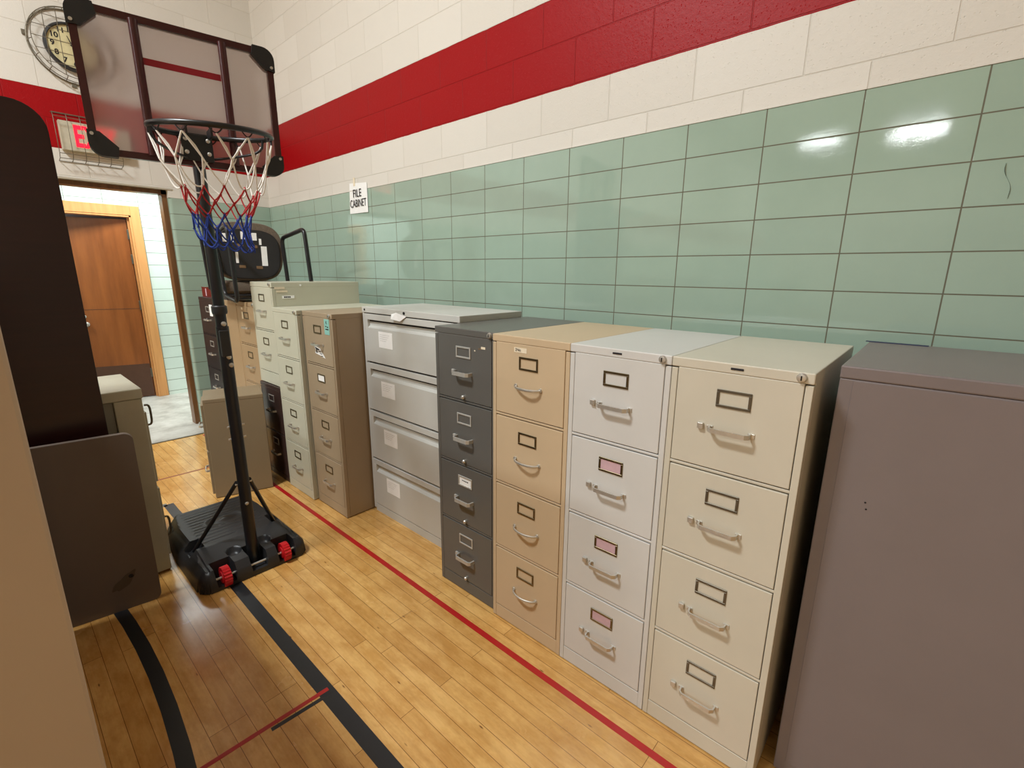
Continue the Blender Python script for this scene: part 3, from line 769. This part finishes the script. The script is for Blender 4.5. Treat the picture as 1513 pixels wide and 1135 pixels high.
# pole in sections
mb = MB()
mb.tube([hl(HX, HY-.005, .03), hl(HX-.004, HY, 1.30)], .0285, 20); mb.build('lower_pole', M['black_metal'], hoop)
mb = MB(); mb.tube([hl(HX-.004, HY, 1.28), hl(HX-.012, HY, 2.16)], .0245, 20); mb.build('upper_pole', M['black_metal'], hoop)
MB().lathe([(.031, 1.36), (.033, 1.37), (.033, 1.395), (.028, 1.40)], (-.005, 0, 0), 'z', 20).build('collar', M['black_plastic'], hoop)
mb = MB(); mb.box(-.03, .012, -.040, -.026, 1.16, 1.285, .004); mb.build('clamp', M['black_plastic'], hoop)
for i, (bx, bz) in enumerate(((.016, 1.315), (.02, 1.155), (.026, 1.115))):
    MB().lathe([(.011, 0), (.011, -.006), (.004, -.010)], (bx-.02, -.028, bz), 'y', 12).build('bolt', M['chrome'], hoop)
MB().lathe([(.009, 0), (.009, -.005), (.003, -.009)], (-.006, -.028, .385), 'y', 12).build('bolt', M['chrome'], hoop)
for bz in (.80, .735, .49):
    MB().tube([(-.040, -.0, bz), (.040, 0, bz)], .0055, 8).build('bolt', M['chrome'], hoop)
for sx, ex in ((-1, -1.70), (1, -1.285)):
    mb = MB().tube([(sx*.030, .004, .50), (ex-HX, 2.985-HY, .095)], .0105, 12); mb.build('strut', M['black_metal'], hoop)
# backboard
BC = Vector((-1.547, 2.62, 2.236)); BYAW = -.147; BW, BH = .672, .508
bb = bpy.data.objects.new('backboard', None); COL.objects.link(bb); bb.parent = hoop; bb.location = hl(*BC); bb.rotation_euler = (.018, -.007, BYAW)
ft = .030
fr = MB(); a, b = BW/2, BH/2
fr.tube([(-a+.06, 0, b-ft/2), (a-.06, 0, b-ft/2)], ft/2*1.15, 4, square=True); fr.tube([(-a+.06, 0, -b+ft/2), (a-.06, 0, -b+ft/2)], ft/2*1.15, 4, square=True)
fr.tube([(-a+ft/2, 0, -b+.06), (-a+ft/2, 0, b-.06)], ft/2*1.15, 4, square=True); fr.tube([(a-ft/2, 0, -b+.06), (a-ft/2, 0, b-.06)], ft/2*1.15, 4, square=True)
fr.build('frame', M['maroon'], bb)
for bx in (-.146, .142):
    MB().tube([(bx, -.014, -b+.02), (bx, -.014, b-.02)], .0155, 12).build('upright_tube', M['maroon'], bb)
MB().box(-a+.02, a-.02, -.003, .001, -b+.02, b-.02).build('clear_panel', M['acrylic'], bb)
tag(MB().box(-.130, .127, -.0052, -.0032, .091, .115).build('target_stripe', M['stripe'], bb), 'red stripe across the middle of the clear panel')
for sx in (-1, 1):
    for sz in (-1, 1):
        pts = [(sx*(a-.080), sz*b*1.008), (sx*(a-.086), sz*(b-.034)), (sx*(a-.036), sz*(b-.082)), (sx*a*1.006, sz*(b-.086))]
        c = arc(0, 0, .045, 0, PI/2, 6)
        cc = [(sx*(a*1.006-.045+x), sz*(b*1.008-.045+y)) for x, y in c]
        pts = pts + cc
        cn = MB().prism(pts, 'y', -.021, .021).build('corner_guard', M['guard_black'], bb)
        MB().lathe([(.006, 0), (.006, -.004)], (sx*(a-.012), -.021, sz*(b-.072)), 'y', 10).build('rivet', M['chrome'], bb)
# rim bracket between board and pole
mb = MB(); mb.box(-.05, .06, -.035, -.022, -.235, -.135, .002); mb.box(-.045, .055, .018, .115, -.23, -.10, .002)
mb.box(-.042, -.034, -.12, -.03, -.150, -.118); mb.box(.044, .052, -.12, -.03, -.150, -.118)
br_ = mb.build('rim_bracket', M['black_metal'], bb)
for bx in (-.034, .044):
    for bz in (-.155, -.205): MB().lathe([(.008, 0), (.008, -.005), (.003, -.009)], (bx, -.035, bz), 'y', 12).build('bolt', M['chrome'], bb)
# rim
RC = Vector((-1.540, 2.412, 2.081)); RR = .203; TAX, TAY = .056, .092
def rp(a, r=RR, dz=0, c=RC):
    x, y = r*math.cos(a), r*math.sin(a)
    return Vector(hl(c.x+x, c.y+y, c.z+TAX*x+TAY*y+dz))
mb = MB(); mb.tube([rp(2*PI*k/64) for k in range(64)], .0100, 10, closed=True)
rim = mb.build('rim', M['black_metal'], hoop)
mb = MB()
mb.tube(smooth_pts([rp(.15, RR-.004), rp(.18, RR-.01, -.05), rp(.9, RR-.03, -.075), rp(PI/2-.1, RR+.0, -.09)], 2), .005, 8)
mb.tube(smooth_pts([rp(PI-.15, RR-.004), rp(PI-.18, RR-.01, -.05), rp(PI-.9, RR-.03, -.075), rp(PI/2+.1, RR+.0, -.09)], 2), .005, 8)
mb.build('rim_brace', M['black_metal'], hoop)
hk = MB(); NH = 12
for k in range(NH):
    a0 = 2*PI*(k+.5)/NH; da = .115
    hk.tube(smooth_pts([rp(a0-da, RR, -.004), rp(a0-da*.5, RR, -.020), rp(a0, RR, -.027), rp(a0+da*.5, RR, -.020), rp(a0+da, RR, -.004)], 2), .0025, 6)
hk.build('net_hooks', M['black_metal'], rim)
# net: three colour bands, sagging towards the lower right
rnd = random.Random(3)
def nrow(cx, cy, r, z, n, ph, jit=.0, zt=0):
    P = []
    for k in range(n):
        a = 2*PI*(k+ph)/n; j = 1+rnd.uniform(-jit, jit)
        P.append(Vector(hl(cx+r*j*math.cos(a), cy+r*j*math.sin(a), z+zt*math.cos(a)+rnd.uniform(-jit, jit)*.05)))
    return P
def sag(a, b, s, n=8, side=0):
    pts = []
    for i in range(n+1):
        t = i/n; p = a.lerp(b, t); p.z -= s*4*t*(1-t); p.x += side*4*t*(1-t); pts.append(p)
    return pts
top = [rp(2*PI*(k+.5)/NH, RR, -.026) for k in range(NH)]
mid = nrow(-1.545, 2.41, .176, 1.955, NH, 1.0, .03)
wr_ = nrow(-1.535, 2.40, .135, 1.868, NH, .5, .06)
wr2 = nrow(-1.538, 2.40, .120, 1.815, NH, 1.0, .08)
rb = nrow(-1.543, 2.40, .103, 1.772, NH, .5, .10)
bb1 = nrow(-1.545, 2.40, .092, 1.722, NH, 1.0, .15)
bb2 = nrow(-1.540, 2.39, .088, 1.668, NH, .5, .25, -.01)
mw = MB(); mr = MB(); mbb = MB(); cr = .0029
for k in range(NH):
    k1 = (k+1) % NH; km = (k-1) % NH
    mw.tube(smooth_pts([top[k], mid[k]*.5+top[k]*.5+Vector((0, 0, 0)), mid[k]], 1), cr, 6); mw.tube([top[k1], mid[k]], cr, 6) if k % 2 == 0 else None
    mw.tube(sag(mid[k], wr_[k], .012 if k % 3 else .03), cr, 6); mw.tube(sag(mid[k], wr_[k1], .006 if k % 2 else .035), cr, 6)
    mw.tube([top[k], (top[k]+mid[k])*.5+Vector((.008, 0, -.002)), mid[k]], cr, 6)
    mr.tube(sag(wr_[k], wr2[k], .004), cr, 6); mr.tube(sag(wr_[k], wr2[km], .008), cr, 6)
    mr.tube(sag(wr2[k], rb[k], .006), cr, 6); mr.tube(sag(wr2[k], rb[k1], .006), cr, 6)
    mr.add(*[(lambda c: ([c+Vector(d)*.006 for d in ((1,0,0),(-1,0,0),(0,1,0),(0,-1,0),(0,0,1.3),(0,0,-1.3))], [(0,2,4),(2,1,4),(1,3,4),(3,0,4),(2,0,5),(1,2,5),(3,1,5),(0,3,5)]))(wr_[k])][0], True)
    mbb.tube(sag(rb[k], bb1[k], .006), cr, 6); mbb.tube(sag(rb[k], bb1[km], .006), cr, 6)
    mbb.tube(sag(bb1[k], bb2[k], .02), cr, 6); mbb.tube(sag(bb1[k], bb2[k1], .012), cr, 6)
    mbb.tube(sag(bb2[k], bb2[k1], .022), cr, 6)
    for P_ in (rb, bb1):
        c = P_[k]; mbb.add([c+Vector(d)*.006 for d in ((1,0,0),(-1,0,0),(0,1,0),(0,-1,0),(0,0,1.3),(0,0,-1.3))], [(0,2,4),(2,1,4),(1,3,4),(3,0,4),(2,0,5),(1,2,5),(3,1,5),(0,3,5)], True)
nt_ = bpy.data.objects.new('net', None); COL.objects.link(nt_); nt_.parent = hoop
tag(mw.build('net_upper_cords', M['net_w'], nt_), 'white upper cords'); tag(mr.build('net_middle_cords', M['net_r'], nt_), 'red middle cords'); tag(mbb.build('net_lower_cords', M['net_b'], nt_), 'blue lower cords')

# ------------------------------------------------------------------ upended chair
ch = thing('armchair', 'black tube-framed upholstered chair lying on its back on the far file cabinets', 'chair', (-.80, 4.2, 1.3235))
def cl(x, y, z): return Vector((x+.80, y-4.2, z-1.3235))
def loop(x, pts, r=.0150, closed=True):
    P = [cl(x + (p[2] if len(p) > 2 else 0), p[0], p[1]) for p in pts]
    Q = []
    n = len(P)
    for i in range(n if closed else n):
        p = P[i]; a = P[i-1]; b = P[(i+1) % n]
        if not closed and i in (0, n-1): Q.append(p); continue
        ra_ = min(.045, (a-p).length*.4, (b-p).length*.4)
        p0 = p + (a-p).normalized()*ra_; p1 = p + (b-p).normalized()*ra_
        for t in (0, .25, .5, .75, 1): Q.append(p0*(1-t)**2 + p*2*t*(1-t) + p1*t*t)
    return MB().tube(Q, r, 10, closed=closed)
loop(-1.02, [(4.25, 1.808), (3.97, 1.866), (3.93, 1.343), (4.17, 1.378)]).build('sled_leg', M['black_metal'], ch)
loop(-.585, [(4.085, 1.36), (4.13, 1.808), (3.745, 1.858), (3.70, 1.487)], closed=False).build('sled_leg', M['black_metal'], ch)
MB().tube([cl(-1.02, 4.17, 1.376), cl(-.62, 4.10, 1.368)], .0115, 10).build('cross_tube', M['black_metal'], ch)
MB().tube([cl(-1.085, 4.33, 1.80), cl(-1.075, 4.30, 1.42)], .011, 10).build('back_tube', M['black_metal'], ch)
# seat: arch shaped pan and cushion standing upright
def seat_outline(w_, h_, z0, n=14):
    pts = []
    for i in range(n*4):
        a = 2*PI*i/(n*4); c, s_ = math.cos(a), math.sin(a); e = 2/3.2
        x = w_/2*math.copysign(abs(c)**e, c); z = h_/2*math.copysign(abs(s_)**e, s_)
        if z < 0: x *= 1-.04*(-z/(h_/2))
        pts.append((x, z+z0+h_/2))
    return pts
seat = bpy.data.objects.new('seat', None); COL.objects.link(seat); seat.parent = ch
seat.location = cl(-.825, 4.19, 1.3235); seat.rotation_euler = (0, .02, -.20)
def cushion(outl, y0, y1, r=.025):
    mb = MB(); n = len(outl); cx_ = sum(p[0] for p in outl)/n; cz_ = sum(p[1] for p in outl)/n
    lay = [(y0, 0), (y0+.003, .0), (y0+(y1-y0)*.3, .03), (y0+(y1-y0)*.6, .03), (y1-r*.3, -.02), (y1, -.14)]
    vs = []
    for y, g in lay: vs += [(cx_+(p[0]-cx_)*(1+g), y, cz_+(p[1]-cz_)*(1+g)) for p in outl]
    fs = [(i*n+k, i*n+(k+1) % n, (i+1)*n+(k+1) % n, (i+1)*n+k) for i in range(len(lay)-1) for k in range(n)]
    fs += [tuple(range(n))[::-1], tuple(range((len(lay)-1)*n, len(lay)*n))]
    return mb.add(vs, fs, True)
cushion(seat_outline(.475, .420, .165), .004, .090).build('seat_cushion', M['fabric'], seat)
cushion(seat_outline(.425, .352, .180), -.006, .003, .0).build('seat_pan', M['black_plastic'], seat)
for (x0_, x1_, z0_, z1_) in ((.085, .125, .275, .42), (.02, .062, .46, .515), (-.045, -.015, .465, .52), (-.165, -.135, .44, .50), (-.115, -.09, .44, .505), (-.09, -.072, .29, .37), (.075, .092, .43, .475)):
    tag(MB().box(x0_, x1_, -.0075, -.006, z0_, z1_).build('label', M['paper'], seat), 'white paper label on the underside')
for bx, bz in ((-.055, .42), (.04, .415), (-.05, .265), (.065, .262)):
    mb = MB().box(bx-.022, bx+.022, -.009, -.006, bz-.011, bz+.011, .003); mb.build('bracket', M['cork'], seat)
# back cushion lying flat under the seat
bkr = MB()
bp_ = [(-.205, .0), (.20, .0), (.215, .12), (.19, .33), (.10, .38), (-.10, .38), (-.19, .33), (-.215, .12)]
vs = []; lay = [(.0, .9), (.02, 1.0), (.055, 1.0), (.085, .92), (.095, .7)]
for z_, g in lay: vs += [(x*g, .19+(y-.19)*g, z_) for x, y in bp_]
n = 8
fs = [(i*n+k, i*n+(k+1) % n, (i+1)*n+(k+1) % n, (i+1)*n+k) for i in range(4) for k in range(n)] + [tuple(range(n))[::-1], tuple(range(4*n, 5*n))]
bo = bkr.add(vs, fs, True).build('backrest', M['fabric'], ch); bo.location = cl(-.80, 4.20, 1.388)
MB().box(-.20, .20, .01, .36, .0, .045, .004).build('back_shell', M['black_plastic'], ch).location = cl(-.80, 4.20, 1.342)

# ------------------------------------------------------------------ wall things
sg = thing('wall_sign', 'white paper sign reading FILE CABINET taped at the top of the green tiles', 'sign', (-.001, 3.955, 2.150), -PI/2)
MB().add([(-.143, -.001, -.113), (.147, -.006, -.117), (.143, -.004, .110), (-.125, -.001, .128), (-.143, 0, -.113), (.147, -.005, -.117), (.143, -.003, .110), (-.125, 0, .128)],
         [(0, 1, 2, 3), (7, 6, 5, 4), (0, 4, 5, 1), (1, 5, 6, 2), (2, 6, 7, 3), (3, 7, 4, 0)]).build('sheet', M['paper'], sg)
fit_text(text_mesh('lettering', 'FILE', .1, M['ink'], sg, (-.005, -.0068, .042), (PI/2, 0, 0), .0, .0004), .125, .060)
fit_text(text_mesh('lettering', 'CABINET', .1, M['ink'], sg, (.002, -.0070, -.036), (PI/2, 0, 0), .0, .0004), .248, .060)
MB().box(-.06, -.035, -.004, -.001, .10, .165).build('tape', M['cream_tape'], sg)

# clock
CC = (-1.409, 5.728, 3.278)
ck = thing('wall_clock', 'round wall clock with ivory face behind a wire guard, left of the backboard', 'clock', CC)
MB().lathe([(.172, 0), (.172, -.035), (.166, -.048), (.155, -.050), (.152, -.036), (.150, -.030)], (0, 0, 0), 'y', 48).build('case', M['black_plastic'], ck)
MB().lathe([(.151, -.030), (.151, -.034)], (0, 0, 0), 'y', 48).build('clock_face', M['clock_face'], ck)
for h in range(1, 13):
    a = PI/2 - 2*PI*h/12
    text_mesh('numeral', str(h), .052, M['ink'], ck, (.120*math.cos(a), -.0355, .120*math.sin(a)), (PI/2, 0, 0), .0013, .0005)
def hand(a, L, wd): 
    c, s_ = math.cos(a), math.sin(a); nx, nz = -s_*wd/2, c*wd/2
    return MB().prism([(-c*.02+nx, -s_*.02+nz), (-c*.02-nx, -s_*.02-nz), (c*L-nx*.4, s_*L-nz*.4), (c*L+nx*.4, s_*L+nz*.4)], 'y', -.040, -.038)
hand(PI/2 + math.radians(20), .078, .009).build('hour_hand', M['ink'], ck); hand(PI/2 - 2*PI*22/60, .115, .006).build('minute_hand', M['ink'], ck)
gd = thing('wire_guard', 'round wire cage guarding the wall clock', 'guard', CC)
mb = MB()
def circ(r, y, n=48): return [(r*math.cos(2*PI*k/n), y, r*math.sin(2*PI*k/n)) for k in range(n)]
mb.tube(circ(.262, -.006), .0055, 8, closed=True); mb.tube(circ(.262, -.060), .0028, 6, closed=True); mb.tube(circ(.244, -.105), .0028, 6, closed=True)
for k in range(16):
    a = 2*PI*k/16+.1; c, s_ = math.cos(a), math.sin(a)
    mb.tube([(.262*c, -.006, .262*s_), (.262*c, -.06, .262*s_), (.244*c, -.105, .244*s_)], .0025, 6)
for q in (-.16, -.08, 0, .08, .16):
    hw = math.sqrt(.244**2-q*q); mb.tube([(-hw, -.107, q), (hw, -.107, q)], .0024, 6); mb.tube([(q, -.110, -hw), (q, -.110, hw)], .0024, 6)
mb.build('cage', M['wire'], gd)
for sx, sz in ((-.27, .03), (.27, -.03), (.03, .27), (-.03, -.27)): MB().box(sx-.015, sx+.015, -.008, 0, sz-.018, sz+.018, .002).build('mounting_tab', M['wire'], gd)

# exit sign
ex = thing('exit_sign', 'lit red EXIT sign in an off-white box above the doorway', 'sign', (-1.365, 5.73, 2.610))
MB().box(-.225, .225, -.055, 0, -.112, .108, .004).build('housing', M['exit_box'], ex)
MB().box(-.142, .142, -.0575, -.055, -.088, .096).build('face', M['exit_halo'], ex)
fit_text(text_mesh('exit_letters', 'EXIT', .24, M['exit_red'], ex, (-.002, -.0588, .004), (PI/2, 0, 0), .006, .0012), .270, .165)
eg = thing('wire_guard', 'wire basket guard around the EXIT sign', 'guard', (-1.42, 5.73, 2.60))
mb = MB(); gx0, gx1, gz0, gz1, gd_ = -.215, .215, -.185, .175, -.11
gx0, gx1 = -.20, .20
for z_, y_ in ((gz0+.0, -.006), (gz0+.012, gd_*.75), (gz0+.045, gd_), (gz1-.045, gd_), (gz1-.012, gd_*.75), (gz1, -.006)):
    mb.tube([(gx0, y_, z_), (gx1, y_, z_)], .0026, 6)
for k in range(6):
    x_ = gx0+(gx1-gx0)*k/5
    mb.tube([(x_, -.006, gz0), (x_, gd_*.75, gz0+.012), (x_, gd_, gz0+.045), (x_, gd_, gz1-.045), (x_, gd_*.75, gz1-.012), (x_, -.006, gz1)], .0024, 6)
mb.build('basket', M['wire'], eg)
bpy.context.view_layer.update()
